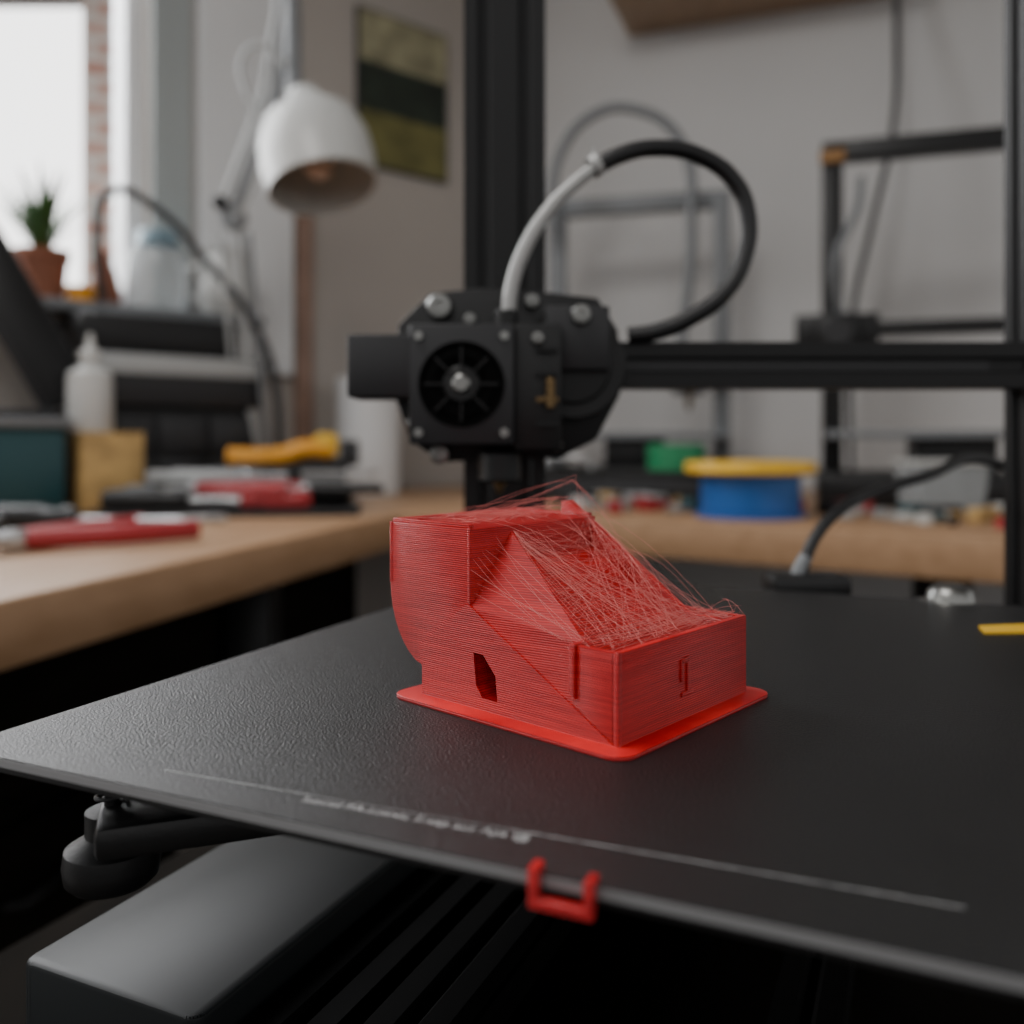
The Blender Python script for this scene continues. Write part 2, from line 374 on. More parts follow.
cyl('fan_hub', (x, 0.4085, z), 0.0085, 0.003, 'blk', PR, axis=(0, -1, 0), bev=0.001)
cyl('fan_shaft', (x, 0.4060, z), 0.0042, 0.004, 'dsteel', PR, axis=(0, -1, 0), bev=0.001)
for i in range(8):
    a = i*math.pi/4
    c = Vector((x+0.0125*math.cos(a), 0.4072, z+0.0125*math.sin(a)))
    box('fan_grille_spoke_%d' % (i+1), c, (0.009, 0.0008, 0.0009), 'blk', PR, rot=Matrix.Rotation(-a, 3, 'Y'))
for i, (sx_, sz_) in enumerate(((-1, -1), (1, -1), (-1, 1), (1, 1))):
    cyl('fan_screw_%d' % (i+1), (x+sx_*0.0195, 0.4085, z+sz_*0.022), 0.0020, 0.002, 'dsteel', PR, axis=(0, -1, 0))
x, z = G(388, 371); box('extruder_motor', (x, 0.424, z), (0.029, 0.030, 0.029), 'dk', PR, bev=0.0015)
x, z = G(412, 371); box('motor_flange', (x, 0.424, z), (0.006, 0.028, 0.026), 'blk', PR, bev=0.001)
x, z = G(536, 390); box('hotend_block', (x, 0.425, z), (0.022, 0.024, 0.058), 'blk', PR, bev=0.001)
for i, zz in enumerate((355, 378, 402, 425)):
    x, z = G(545, zz); box('heat_sink_fin_%d' % (i+1), (x, 0.412, z), (0.010, 0.004, 0.002), 'brass' if i == 2 else 'blk2', PR)
x, z = G(548, 396); cyl('brass_fitting', (x, 0.411, z), 0.0022, 0.014, 'brass', PR, bev=0.0005)
for i, (a, b) in enumerate([(440, 307), (578, 320), (440, 454), (416, 424), (536, 345), (470, 320), (432, 333), (532, 302), (556, 445)]):
    x, z = G(a, b); yy = 0.437 if i not in (1, 4) else (0.420 if i == 1 else 0.411)
    rr = (0.0062, 0.0048, 0.0048, 0.004, 0.003, 0.003, 0.003, 0.0035, 0.003)[i]
    lathe('bolt_%d' % (i+1), [(0, 0.0), (rr, 0), (rr, 0.0025), (rr*0.85, 0.004), (rr*0.45, 0.0042), (rr*0.4, 0.002), (0, 0.002)], (x, yy+0.002, z), 'dsteel', PR, axis=(0, -1, 0))
x, z = G(506, 325); cyl('tube_coupling', (x, 0.425, z), 0.0055, 0.010, 'blk', PR, bev=0.001)
cyl('nozzle_mount', (G(500, 466)[0], 0.43, G(500, 466)[1]), 0.010, 0.014, 'blk', PR, bev=0.001)
lathe('nozzle', [(0, -0.006), (0.0012, -0.006), (0.0035, 0), (0.0035, 0.004), (0, 0.004)], (G(500, 480)[0], 0.43, G(500, 480)[1]), 'brass', PR)
def gt(pts): return [(G(a, b)[0]*(y/0.44), y, CZ+(G(a, b)[1]-CZ)*(y/0.44)) for a, b, y in pts]
tube('feed_tube', gt([(508, 322, .425), (511, 290, .425), (524, 250, .426), (550, 208, .43), (575, 183, .434), (596, 167, .438)]), 0.0034, 'ptfe', PR)
tube('cable_loom', gt([(592, 169, .437), (620, 155, .44), (655, 148, .445), (700, 156, .45), (735, 182, .452), (748, 215, .452), (745, 255, .45), (725, 292, .446), (690, 318, .445), (655, 332, .446), (628, 336, .448)]), 0.0043, 'cable', PR)
x, y, z = gt([(595, 166, .438)])[0]
lathe('cable_tie', [(0.0043, -0.0022), (0.0056, -0.0022), (0.0056, 0.0022), (0.0043, 0.0022), (0.0043, -0.0022)], (x, y, z), 'ptfe', PR, axis=(0.78, 0.1, 0.55))
box('cable_tie_tail', (x-0.001, y, z+0.007), (0.002, 0.001, 0.007), 'ptfe', PR)
# bed wiring at the back
box('bed_cable_connector', (0.1425, 0.436, 0.7990), (0.038, 0.022, 0.013), 'blk', PR, bev=0.003)
box('bed_cable_bracket', (0.1425, 0.428, 0.790), (0.030, 0.06, 0.006), 'blk', PR, bev=0.001)
tube('bed_cable', [(0.1395, 0.436, 0.800), (0.143, 0.44, 0.810), (0.150, 0.445, 0.822), (0.165, 0.455, 0.834), (0.19, 0.475, 0.842), (0.23, 0.50, 0.850), (0.28, 0.53, 0.858), (0.37, 0.55, 0.80), (0.38, 0.56, 0.66)], 0.0030, 'cable', PR)
tube('bed_cable_sleeve', [(0.1375, 0.436, 0.802), (0.140, 0.438, 0.8075), (0.1435, 0.440, 0.8125)], 0.0034, 'grey', PR)
lathe('bed_clamp_nut', [(0, 0.011), (0.006, 0.0105), (0.009, 0.008), (0.010, 0.004), (0.0145, 0.003), (0.0155, -0.001), (0.0155, -0.02), (0, -0.02)], (0.1905, 0.391, 0.7965), 'dsteel', PR)
prism('yellow_warning_tag', [(0, 0), (0.03, 0.001), (0.03, 0.009), (0.004, 0.0065)], BZ+0.0001, BZ+0.0008, lambda u, v, w: Vector((0.1700+u, 0.324+v*1.8, w)), 'yellow', PR)

# ------------------------------------------------------------------ the red print
RP = group('red_plastic_print', (0.03, 0.235, BZ))
N0 = Vector((0.0238, 0.2019, BZ)); Lv = Vector((-0.743, 0.669, 0)); Rv = Vector((0.669, 0.743, 0))
def P(l, r, z): return N0 + Lv*l + Rv*r + Vector((0, 0, z))
RT = 0.0606
lr = lambda u, v, w: P(u, w, v)      # polygon in (l,z), extruded along r
# brim
bp_ = []
for (l0, r0, a0) in ((0.0665, RT-0.004, 0), (-0.0005, RT, 90), (-0.0005, -0.0010, 180), (0.0665, -0.0010, 270)):
    for i in range(7):
        a = math.radians(a0+15*i); dl, dr = math.cos(a), math.sin(a)
        bp_.append((l0+0.0052*dl, r0+0.0052*dr))
prism('brim', bp_, 0.0, 0.0011, lambda u, v, w: P(u, v, w), 'red', RP, bev=0.0003)
# tall block with curved overhang
prof = [(0.0465, 0.0), (0.0645, 0.0), (0.0650, 0.0085)]
for i in range(1, 9):
    t = i/8; prof.append((0.0650+0.0134*math.sin(t*math.pi/2)**0.9, 0.0085+0.0175*(1-math.cos(t*math.pi/2))**0.85 + 0.004*t))
prof += [(0.0784, 0.047), (0.0465, 0.047)]
prism('tower_block', prof, 0.0, 0.054, lr, 'red', RP, bev=0.0004)
# slightly proud corner beads on the tower, as slicers leave at seams
prism('tower_seam_a', [(0.0466, 0.027), (0.0476, 0.028), (0.0476, 0.0471), (0.0466, 0.0471)], -0.0002, 0.0008, lr, 'red', RP, bev=0.0002)
prism('tower_seam_b', [(0.0774, 0.030), (0.0784, 0.030), (0.0784, 0.0471), (0.0774, 0.0471)], -0.0002, 0.0008, lr, 'red', RP, bev=0.0002)
for nm, a, b, c, d in (('rim_front', .0475, .0780, .0005, .0022), ('rim_back', .0475, .0780, .0515, .0535), ('rim_left', .0765, .0780, .0022, .0515)):
    prism(nm, [(a, .0468), (b, .0468), (b, .0480), (a, .0480)], c, d, lr, 'red', RP, bev=0.0002)
# loft wedge with recessed ramp
def section(l, zc, rl, zt):
    return [P(l, r, z) for r, z in ((0, 0), (0, zc), (rl, zt), (rl+0.0016, zt), (rl+0.0016, zt-0.0065), (0.0525, zt-0.0065), (0.0525, 0))]
bm = bmesh.new(); rows = []
for l, zc, rl, zt in ((0.0470, 0.0267, 0.0160, 0.0455), (0.0120, 0.0072, 0.0040, 0.0215)):
    rows.append([bm.verts.new(p) for p in section(l, zc, rl, zt)])
for i in range(7): bm.faces.new((rows[0][i], rows[0][(i+1) % 7], rows[1][(i+1) % 7], rows[1][i]))
bm.faces.new(rows[0]); bm.faces.new(rows[1][::-1])
wedge = from_bm('ramp_wedge', bm, 'red', RP)
skin = prism('side_skirt', [(0.0, 0.0), (0.0645, 0.0), (0.0645, 0.0085), (0.066, 0.014), (0.0475, 0.0275), (0.0465, 0.0272), (0.001, 0.0012)], -0.0005, 0.0006, lr, 'red', RP)
prism('back_wall', [(0.001, 0), (0.058, 0), (0.058, 0.0510), (0.055, 0.0515), (0.0135, 0.0225), (0.001, 0.0215)], 0.0515, 0.0540, lr, 'red', RP, bev=0.0003)
# tray
TH = 0.022
prism('tray_front_wall', [(0, 0), (0.0020, 0), (0.0020, TH), (0, TH)], 0.0, RT, lr, 'red', RP, bev=0.0003)
prism('tray_side_wall_a', [(0.001, 0), (0.0130, 0), (0.0130, TH), (0.001, TH)], 0.0, 0.0020, lr, 'red', RP, bev=0.0003)
prism('tray_side_wall_b', [(0.0015, 0), (0.0230, 0), (0.0230, 0.0225), (0.0015, TH)], RT-0.0025, RT-0.0003, lr, 'red', RP, bev=0.0003)
prism('tray_floor', [(0.001, 0), (0.0230, 0), (0.0230, 0.012), (0.001, 0.012)], 0.001, RT-0.001, lr, 'red', RP)
prism('side_rib', [(0.0118, 0.0095), (0.0135, 0.0108), (0.0135, TH+0.0004), (0.0118, TH+0.0004)], -0.0009, 0.004, lr, 'red', RP, bev=0.0003)
prism('corner_rib', [(-0.0003, 0.0), (0.0010, 0), (0.0010, TH+0.0003), (-0.0003, TH+0.0003)], -0.0004, 0.0012, lr, 'red', RP, bev=0.0003)
rz_ = lambda u, v, w: P(w, u, v)     # polygon in (r,z)
for nm, pts in (('emboss_stem', [(0.0290, 0.0075), (0.0302, 0.0075), (0.0302, 0.0160), (0.0290, 0.0160)]),
                ('emboss_top', [(0.0265, 0.0148), (0.0302, 0.0150), (0.0302, 0.0164), (0.0265, 0.0160)]),
                ('emboss_foot', [(0.0265, 0.0066), (0.0318, 0.0068), (0.0318, 0.0080), (0.0265, 0.0078)]),
                ('emboss_left', [(0.0262, 0.0105), (0.0272, 0.0105), (0.0272, 0.0160), (0.0262, 0.0160)])):
    prism(nm, pts, -0.0005, 0.0004, rz_, 'red', RP, bev=0.0001)
# keyhole slot cut through the side
cut = prism('slot_cutter', [(0.0365, 0.0040), (0.0418, 0.0042), (0.0440, 0.0070), (0.0450, 0.0154), (0.0415, 0.0152), (0.0372, 0.0105)], -0.003, 0.012, lr, 'red', None)
for ob in (wedge, skin):
    md = ob.modifiers.new('slot', 'BOOLEAN'); md.object = cut; md.operation = 'DIFFERENCE'; md.solver = 'EXACT'
    dg = bpy.context.evaluated_depsgraph_get(); me = bpy.data.meshes.new_from_object(ob.evaluated_get(dg))
    ob.modifiers.clear(); ob.data = me
bpy.data.objects.remove(cut)
# stringing
cu = bpy.data.curves.new('stringing', 'CURVE'); cu.dimensions = '3D'; cu.bevel_depth = 0.000038; cu.bevel_resolution = 1; cu.resolution_u = 4
R_ = random.uniform
def string(a, b, sag=0.0, jit=0.0012):
    n = 6; sp = cu.splines.new('POLY'); sp.points.add(n)
    j = Vector((R_(-jit, jit), R_(-jit, jit), R_(-jit, jit)))
    for i in range(n+1):
        t = i/n; p = a.lerp(b, t) + (Vector((0, 0, -sag)) + j)*(4*t*(1-t)); sp.points[i].co = (*p, 1)
def ramp_front(t): return P(0.047-0.034*t, 0.0168-0.012*t, 0.0457-0.024*t)
def ramp_back(t): return P(0.054-0.040*t, 0.0525, 0.0515-0.029*t)
def tray(): return P(R_(0.001, 0.013), R_(0.002, 0.055), TH)
for i in range(55): string(ramp_front(R_(0, 1)), ramp_back(R_(0.1, 1)), R_(-0.001, 0.003))
for i in range(40): string(ramp_front(R_(0, .25)), tray(), R_(-0.001, 0.003), 0.002)
for i in range(40): string(ramp_back(R_(0, .6)), tray(), R_(-0.003, 0.002), 0.003)
for i in range(20): string(P(R_(.048, .062), R_(0.002, .052), .048), tray(), R_(-0.004, 0.001), 0.003)
for i in range(60): string(P(R_(0, 0.022), RT-0.001, TH+R_(0, .001)), P(R_(0.002, 0.03), R_(0.0, 0.03), R_(0.018, TH+.001)), R_(0, 0.002))
for i in range(14): string(P(0.0470, R_(0, .012), R_(.03, .047)), P(R_(.008, .02), R_(0.001, .005), R_(.017, .024)), R_(0, .002))
for i in range(70): string(P(R_(.048, .078), R_(0, .054), .0475), P(R_(.048, .078), R_(0, .054), .048), -R_(0, 0.0018), 0.001)
for i in range(16): string(P(R_(.05, .075), R_(.005, .05), .0475), P(R_(.046, .056), R_(.035, .054), R_(.050, .054)), -R_(0, 0.0025), 0.002)
for i in range(5):
    pk = P(.052+R_(-.002, .002), .052+R_(-.003, .003), .057+R_(0, .0030)); string(P(R_(.06, .075), R_(.02, .05), .0475), pk, -.001); string(pk, ramp_back(R_(0.05, .5)), -.001)
for i in range(6): string(P(R_(0.0, .02), RT-0.001, TH), P(R_(-.001, .01), RT+R_(-.003, .002), TH+R_(.001, .004)), -.001)
so = bpy.data.objects.new('stringing', cu); finish(so, 'redS', RP)

# ------------------------------------------------------------------ small red clip on the plate edge
RC = group('red_plastic_clip', bed(0.145, 0, BZ))
cl = lambda u, v, w: bed(0.1441+u, -0.0003-w, BZ+v)
prism('clip_body', [(0, 0.0018), (0.0016, 0.0018), (0.0016, -0.0030), (0.0094, -0.0030), (0.0094, 0.0014), (0.0110, 0.0014), (0.0110, -0.0047), (0.0, -0.0047)], 0.0, 0.0022, cl, 'red', RC, bev=0.0003)
prism('clip_lip_left', [(0, 0.0002), (0.0016, 0.0002), (0.0016, 0.0018), (0, 0.0018)], -0.0015, 0.0004, cl, 'red', RC, bev=0.0002)
prism('clip_lip_right', [(0.0094, 0.0002), (0.0110, 0.0002), (0.0110, 0.0014), (0.0094, 0.0014)], -0.0015, 0.0004, cl, 'red', RC, bev=0.0002)

# ------------------------------------------------------------------ desk lamp
DL = group('desk_lamp', (-0.52, 1.78, 0.75))
lathe('base', [(0, 0), (0.055, 0), (0.058, 0.006), (0.053, 0.018), (0.02, 0.024), (0.015, 0.05), (0, 0.05)], (-0.51, 1.80, 0.75), 'whitep', DL)
tube('stem', [(-0.51, 1.80, 0.78), (-0.535, 1.75, 1.28)], 0.009, 'lgrey', DL, smooth=False)
tube('stem_b', [(-0.48, 1.79, 0.77), (-0.51, 1.74, 1.27)], 0.006, 'grey', DL, smooth=False)
tube('stem_c', [(-0.54, 1.79, 0.77), (-0.56, 1.74, 1.27)], 0.005, 'lgrey', DL, smooth=False)
cyl('elbow_joint', (-0.54, 1.745, 1.30), 0.024, 0.03, 'grey', DL, axis=(0, 1, 0), bev=0.003)
cyl('elbow_cap', (-0.56, 1.73, 1.325), 0.014, 0.03, 'blk', DL, axis=(0, 1, 0), bev=0.003)
tube('lower_arm', [(-0.545, 1.745, 1.30), (-0.445, 1.70, 1.52), (-0.40, 1.66, 1.73)], 0.010, 'grey', DL, smooth=False)
tube('lower_arm_b', [(-0.565, 1.735, 1.31), (-0.47, 1.69, 1.51), (-0.42, 1.65, 1.73)], 0.007, 'lgrey', DL, smooth=False)
cyl('head_joint', (-0.41, 1.655, 1.735), 0.022, 0.035, 'grey', DL, axis=(0, 1, 0), bev=0.003)
tube('head_stem', [(-0.405, 1.65, 1.735), (-0.40, 1.65, 1.50)], 0.015, 'grey', DL, smooth=False)
tube('lamp_cord', [(-0.41, 1.64, 1.55), (-0.45, 1.63, 1.585), (-0.49, 1.64, 1.57), (-0.485, 1.66, 1.50), (-0.45, 1.68, 1.46), (-0.47, 1.70, 1.40), (-0.54, 1.74, 1.28)], 0.005, 'lgrey', DL)
ax = Vector((-0.24, 0.22, 1)).normalized(); hc = Vector((-0.350, 1.62, 1.370))
lathe('shade', [(0, 0.145), (0.028, 0.143), (0.033, 0.130), (0.033, 0.115), (0.055, 0.106), (0.085, 0.080), (0.099, 0.042), (0.103, 0.0), (0.098, -0.052), (0.094, -0.052), (0.099, 0.0), (0.095, 0.041), (0.081, 0.076), (0.05, 0.100), (0, 0.104)], hc, 'whitep', DL, axis=ax)
lathe('bulb', [(0, -0.03), (0.02, -0.024), (0.03, 0.0), (0.025, 0.03), (0.014, 0.06), (0.014, 0.100), (0, 0.100)], hc, mat('bulb_glass', (0.8, 0.6, 0.5), 0.3), DL, axis=ax)

# ------------------------------------------------------------------ filament spool
SP = group('filament_spool', (0.385, 1.42, 0.75))
sc = (0.375, 1.42, 0.75)
lathe('bottom_flange', [(0.027, 0), (0.085, 0), (0.085, 0.006), (0.027, 0.006), (0.027, 0)], sc, 'blue', SP, seg=56)
lathe('filament_winding', [(0.04, 0.006), (0.076, 0.006)]+[(0.076+0.0012*(i % 2), 0.008+i*0.0024) for i in range(25)]+[(0.076, 0.068), (0.04, 0.068)], sc, 'blue', SP, seg=56, smooth=80)
lathe('top_flange', [(0.027, 0.068), (0.097, 0.068), (0.101, 0.071), (0.101, 0.081), (0.098, 0.086), (0.090, 0.085), (0.085, 0.080), (0.034, 0.080), (0.031, 0.086), (0.027, 0.086), (0.027, 0.068)], sc, 'yellow', SP, seg=56)
lathe('hub', [(0.022, 0.0), (0.027, 0.0), (0.027, 0.086), (0.022, 0.086), (0.022, 0.0)], sc, 'yellow', SP)

# ------------------------------------------------------------------ background printers
def bg_printer(name, o, w, h, d, rz, m, headz, headx, xm='blk'):
    g = group(name, o)
    R = Matrix.Rotation(rz, 3, 'Z')
    def T(x, y, z): return Vector(o) + R @ Vector((x, y, z))
    def bb(n, c, s, mm=m, bev=0.002): return box(n, T(*c), s, mm, g, rz=rz, bev=bev)
    t = 0.038
    bb('base', (w/2, 0, 0.03), (w+0.02, d, 0.06), 'blk', 0.006)
    bb('post_left', (t/2, 0.03, 0.06+(h-0.06)/2), (t, t, h-0.06))
    bb('post_right', (w-t/2, 0.03, 0.06+(h-0.06)/2), (t, t, h-0.06))
    bb('top_bar', (w/2, 0.03, h-t/2), (w-2*t, t, t))
    bb('x_bar', (w/2, -0.005, headz), (w-2*t, 0.025, 0.028), 'blk')
    bb('build_plate', (w/2, -0.03, 0.130), (w*0.98, d*0.8, 0.014), 'grey', 0.002)
    bb('bed_support', (w/2, -0.03, 0.092), (w*0.3, d*0.5, 0.062), 'blk')
    bb('hotend', (headx, -0.04, headz-0.01), (0.075, 0.05, 0.075), 'blk', 0.008)
    cyl('hotend_fan', T(headx, -0.07, headz-0.01), 0.026, 0.012, 'dk', g, axis=R @ Vector((0, -1, 0)), bev=0.002)
    bb('carriage_plate', (headx, -0.022, headz), (0.15, 0.008, 0.06), 'blk', 0.003)
    lathe('nozzle', [(0, -0.02), (0.002, -0.02), (0.008, 0), (0.008, 0.03), (0, 0.03)], T(headx, -0.04, headz-0.065), 'brass', g)
    return g, T
g1, T1 = bg_printer('desktop_3d_printer', (0.60, 1.74, 0.75), 0.44, 0.70, 0.28, -0.30, 'blk', 0.330, 0.025)
tube('cable', [T1(0.03, -0.04, 0.36), T1(0.02, -0.07, 0.45), T1(0.06, -0.05, 0.55), T1(0.07, 0.0, 0.62)], 0.007, 'grey', g1)
box('corner_bracket', T1(0.018, 0.005, 0.668), (0.045, 0.012, 0.022), 'orange', g1, rz=-0.30)
g2, T2 = bg_printer('desktop_3d_printer', (0.085, 2.13, 0.75), 0.42, 0.69, 0.24, -0.24, 'greycable', 0.27, 0.33)
tube('cable', [T2(0.02, -0.05, 0.60), T2(0.04, -0.05, 0.78), T2(0.12, -0.06, 0.86), T2(0.22, -0.06, 0.86), T2(0.31, -0.05, 0.79), T2(0.335, -0.04, 0.60), T2(0.31, -0.04, 0.30)], 0.012, 'greycable', g2)
# low toolbox with green tape roll on top, in front of the far printer
TR = group('toolbox', (0.27, 1.80, 0.75))
bwbox('body', 0.30, 0.64, 0.54, 0.64, 0.75, 0.797, 'dk', TR, 0.005)
bwbox('lid', 0.295, 0.645, 0.535, 0.645, 0.798, 0.812, 'blk', TR, 0.005)
tube('handle', [BW(0.32, 0.59, 0.812), BW(0.325, 0.59, 0.835), BW(0.41, 0.59, 0.835), BW(0.415, 0.59, 0.812)], 0.006, 'steel', TR, smooth=False)
GT = group('green_tape_roll', BW(0.56, 0.59, 0.812))
lathe('roll', [(0.032, 0), (0.055, 0), (0.056, 0.025), (0.055, 0.05), (0.032, 0.05), (0.032, 0)], BW(0.585, 0.59, 0.812), 'green', GT)
lathe('core', [(0.029, 0), (0.032, 0), (0.032, 0.05), (0.029, 0.05), (0.029, 0)], BW(0.585, 0.59, 0.812), 'tan', GT)

# ------------------------------------------------------------------ stuff at the left wall
OR = group('parts_organiser', LW(0.97, 0.14, 0.75))
lwbox('drawer_case', 0.82, 1.13, 0.02, 0.22, 0.75, 0.93, 'blk', OR, 0.004)
for i in range(2):
    for j in range(3):
        lwbox('drawer_%d_%d' % (i, j), 0.83+0.098*j, 0.92+0.098*j, 0.22, 0.23, 0.765+0.08*i, 0.835+0.08*i, 'dk', OR, 0.003)
lwbox('receiver', 0.81, 1.14, 0.02, 0.24, 0.932, 1.03, 'dk', OR, 0.006)
lwbox('receiver_face', 0.82, 1.13, 0.24, 0.245, 0.99, 1.025, 'lgrey', OR, 0.002)
lwbox('lid_box', 0.86, 1.15, 0.03, 0.22, 1.03, 1.10, 'blk', OR, 0.006)
TB = group('storage_box', LW(1.27, 0.25, 0.75))
lwbox('tub', 1.21, 1.43, 0.16, 0.36, 0.75, 0.89, 'teal', TB, 0.008)
lwbox('lid', 1.20, 1.44, 0.15, 0.37, 0.89, 0.905, 'grey', TB, 0.004)
MN = group('tablet_stand', LW(1.3, 0.2, 0.905))
Rm = Matrix.Rotation(LA, 3, 'Z') @ Matrix.Rotation(math.radians(-26), 3, 'Y') @ Matrix.Rotation(math.radians(-12), 3, 'X')
c_ = LW(1.265, 0.22, 1.11)
box('screen_body', c_, (0.09, 0.02, 0.40), 'dk', MN, rot=Rm, bev=0.004)
box('screen_glass', c_+Vector((0.012, -0.014, 0)), (0.075, 0.004, 0.37), 'blk2', MN, rot=Rm, bev=0.001)
lwbox('foot', 1.20, 1.32, 0.17, 0.30, 0.905, 0.92, 'dk', MN, 0.004)
YB = group('cardboard_box', LW(1.17, 0.34, 0.75))
lwbox('body', 1.085, 1.185, 0.27, 0.35, 0.75, 0.880, 'tan', YB, 0.002)
lwbox('flap_a', 1.085, 1.185, 0.27, 0.308, 0.880, 0.883, 'tan', YB); lwbox('flap_b', 1.085, 1.185, 0.312, 0.35, 0.880, 0.883, 'tan', YB)
p = LW(1.160, 0.31, 0.883)
lathe('glue_bottle', [(0, 0), (0.033, 0), (0.036, 0.006), (0.036, 0.085), (0.034, 0.10), (0.014, 0.112), (0.014, 0.12), (0.018, 0.122), (0.018, 0.135), (0.008, 0.14), (0.004, 0.165), (0, 0.165)], p, 'whitep')
tube('flexible_hose', [LW(1.09, 0.13, 1.132), LW(1.10, 0.14, 1.25), LW(1.08, 0.15, 1.335), LW(1.00, 0.17, 1.31), LW(0.92, 0.2, 1.22), LW(0.85, 0.25, 1.11), LW(0.81, 0.27, 1.00), LW(0.805, 0.28, 0.752)], 0.008, 'dk')
# window-sill things
PP = group('potted_plant', LW(1.167, 0.06, 1.13)); p = LW(1.175, 0.06, 1.13)
lathe('pot', [(0, 0), (0.036, 0), (0.044, 0.075), (0.048, 0.075), (0.049, 0.095), (0.043, 0.095), (0.041, 0.08), (0, 0.08)], p, 'terra', PP)
lathe('soil', [(0, 0.083), (0.042, 0.083)], p, 'soil', PP)
bm = bmesh.new()
for i in range(60):
    a = R_(0, 6.28); L_ = R_(0.08, 0.20); tilt = R_(0.1, 0.8); w = 0.006
    d = Vector((math.cos(a)*math.sin(tilt), math.sin(a)*math.sin(tilt), math.cos(tilt))); s = Vector((-math.sin(a), math.cos(a), 0))*w
    b0 = p+Vector((0, 0, 0.083)); mid = b0+d*L_*0.55; tip = b0+d*L_+Vector((math.cos(a), math.sin(a), -0.6))*0.02
    vs = [bm.verts.new(q) for q in (b0-s*.3, b0+s*.3, mid+s, tip, mid-s)]; bm.faces.new(vs)
from_bm('leaves', bm, 'leaf', PP)
lathe('amber_bottle', [(0, 0), (0.028, 0), (0.03, 0.004), (0.03, 0.03), (0.018, 0.075), (0.01, 0.09), (0.01, 0.11), (0, 0.11)], LW(1.06, 0.05, 1.13), 'terra')
lathe('orange_pot', [(0, 0), (0.022, 0), (0.027, 0.03), (0.024, 0.03), (0.02, 0.004), (0, 0.004)], LW(1.115, 0.09, 1.13), 'yellowo')
CN = group('plastic_canister', LW(0.965, 0.05, 1.13))
lathe('body', [(0, 0), (0.058, 0), (0.06, 0.006), (0.06, 0.10), (0.052, 0.12), (0.03, 0.13), (0, 0.13)], LW(0.965, 0.068, 1.13), 'glass', CN)
lathe('cap', [(0, 0.13), (0.04, 0.13), (0.04, 0.155), (0.036, 0.16), (0, 0.16)], LW(0.965, 0.068, 1.13), mat('cap_blue', (0.2, 0.3, 0.36), 0.4), CN)
WJ = group('white_jug', LW(0.82, 0.065, 1.13)); p = LW(0.83, 0.092, 1.13)
lathe('body', [(0, 0), (0.045, 0), (0.056, 0.02), (0.058, 0.06), (0.045, 0.10), (0.04, 0.125), (0.046, 0.135), (0.042, 0.135), (0.036, 0.122), (0, 0.02)], p, 'whitep', WJ)
tube('handle', [p+Vector((-0.05, 0, 0.03)), p+Vector((-0.085, 0, 0.05)), p+Vector((-0.085, 0, 0.09)), p+Vector((-0.042, 0, 0.11))], 0.006, 'whitep', WJ)
# paper towel roll
PTR = group('paper_towel_roll', (-0.325, 2.03, 0.75))
lathe('paper', [(0.02, 0), (0.070, 0), (0.071, 0.01), (0.071, 0.25), (0.070, 0.26), (0.02, 0.26), (0.02, 0)], (-0.325, 2.03, 0.75), 'white', PTR)
lathe('core', [(0.018, 0.0), (0.02, 0.0), (0.02, 0.262), (0.018, 0.262), (0.018, 0)], (-0.325, 2.03, 0.75), 'tan', PTR)

# ------------------------------------------------------------------ hand tools
def pliers(name, p0, ang_, hm, s=1.0, jawm='steel', open_=0.18, z=0.762):
    g = group(name, (*p0, z)); d = Vector((math.cos(ang_), math.sin(ang_), 0)); n = Vector((-d.y, d.x, 0)); o = Vector((*p0, z))
    cyl('pivot', o+Vector((0, 0, 0.0)), 0.012*s, 0.018*s, 'steel', g, bev=0.002)
    for i, sg in enumerate((-1, 1)):
        pts = [o+d*0.005*s+n*sg*0.004*s, o+d*0.04*s+n*sg*(0.02)*s, o+d*0.09*s+n*sg*(0.02+open_*0.07)*s, o+d*0.15*s+n*sg*(0.013+open_*0.12)*s]
        tube('handle_%d' % (i+1), pts, 0.0095*s, hm, g)
        f = lambda u, v, w: o - d*u*s + n*(sg*v)*s + Vector((0, 0, w))
        prism('jaw_%d' % (i+1), [(-0.01, 0.001), (-0.01, 0.012), (0.01, 0.014), (0.04, 0.008), (0.062, 0.003), (0.062, 0.0005)], -0.006*s, 0.006*s, f, jawm, g, bev=0.001)
    return g
def driver(name, p0, ang_, hm, s=1.0, z=0.766):
    g = group(name, (*p0, z)); d = Vector((math.cos(ang_), math.sin(ang_), 0)); o = Vector((*p0, z))
    lathe('handle', [(0, 0), (0.010*s, 0.002), (0.0145*s, 0.012*s), (0.0145*s, 0.06*s), (0.010*s, 0.075*s), (0.014*s, 0.09*s), (0.010*s, 0.10*s), (0, 0.10*s)], o, hm, g, axis=d)
    lathe('shaft', [(0, 0), (0.0035*s, 0), (0.0035*s, 0.10*s), (0.005*s, 0.106*s), (0.001, 0.115*s), (0, 0.115*s)], o+d*0.10*s, 'steel', g, axis=d)
    return g
# front-left pair: black-handled cutters and big red-handled pliers
pliers('pliers', (-0.530, 0.96), 0.93, 'redh', 1.20, z=0.764, open_=0.30)
driver('screwdriver', (-0.55, 0.86), 1.9, 'blk', 1.35, 0.770)
driver('screwdriver', (-0.68, 1.16), -0.15, 'blk', 1.3, 0.769)
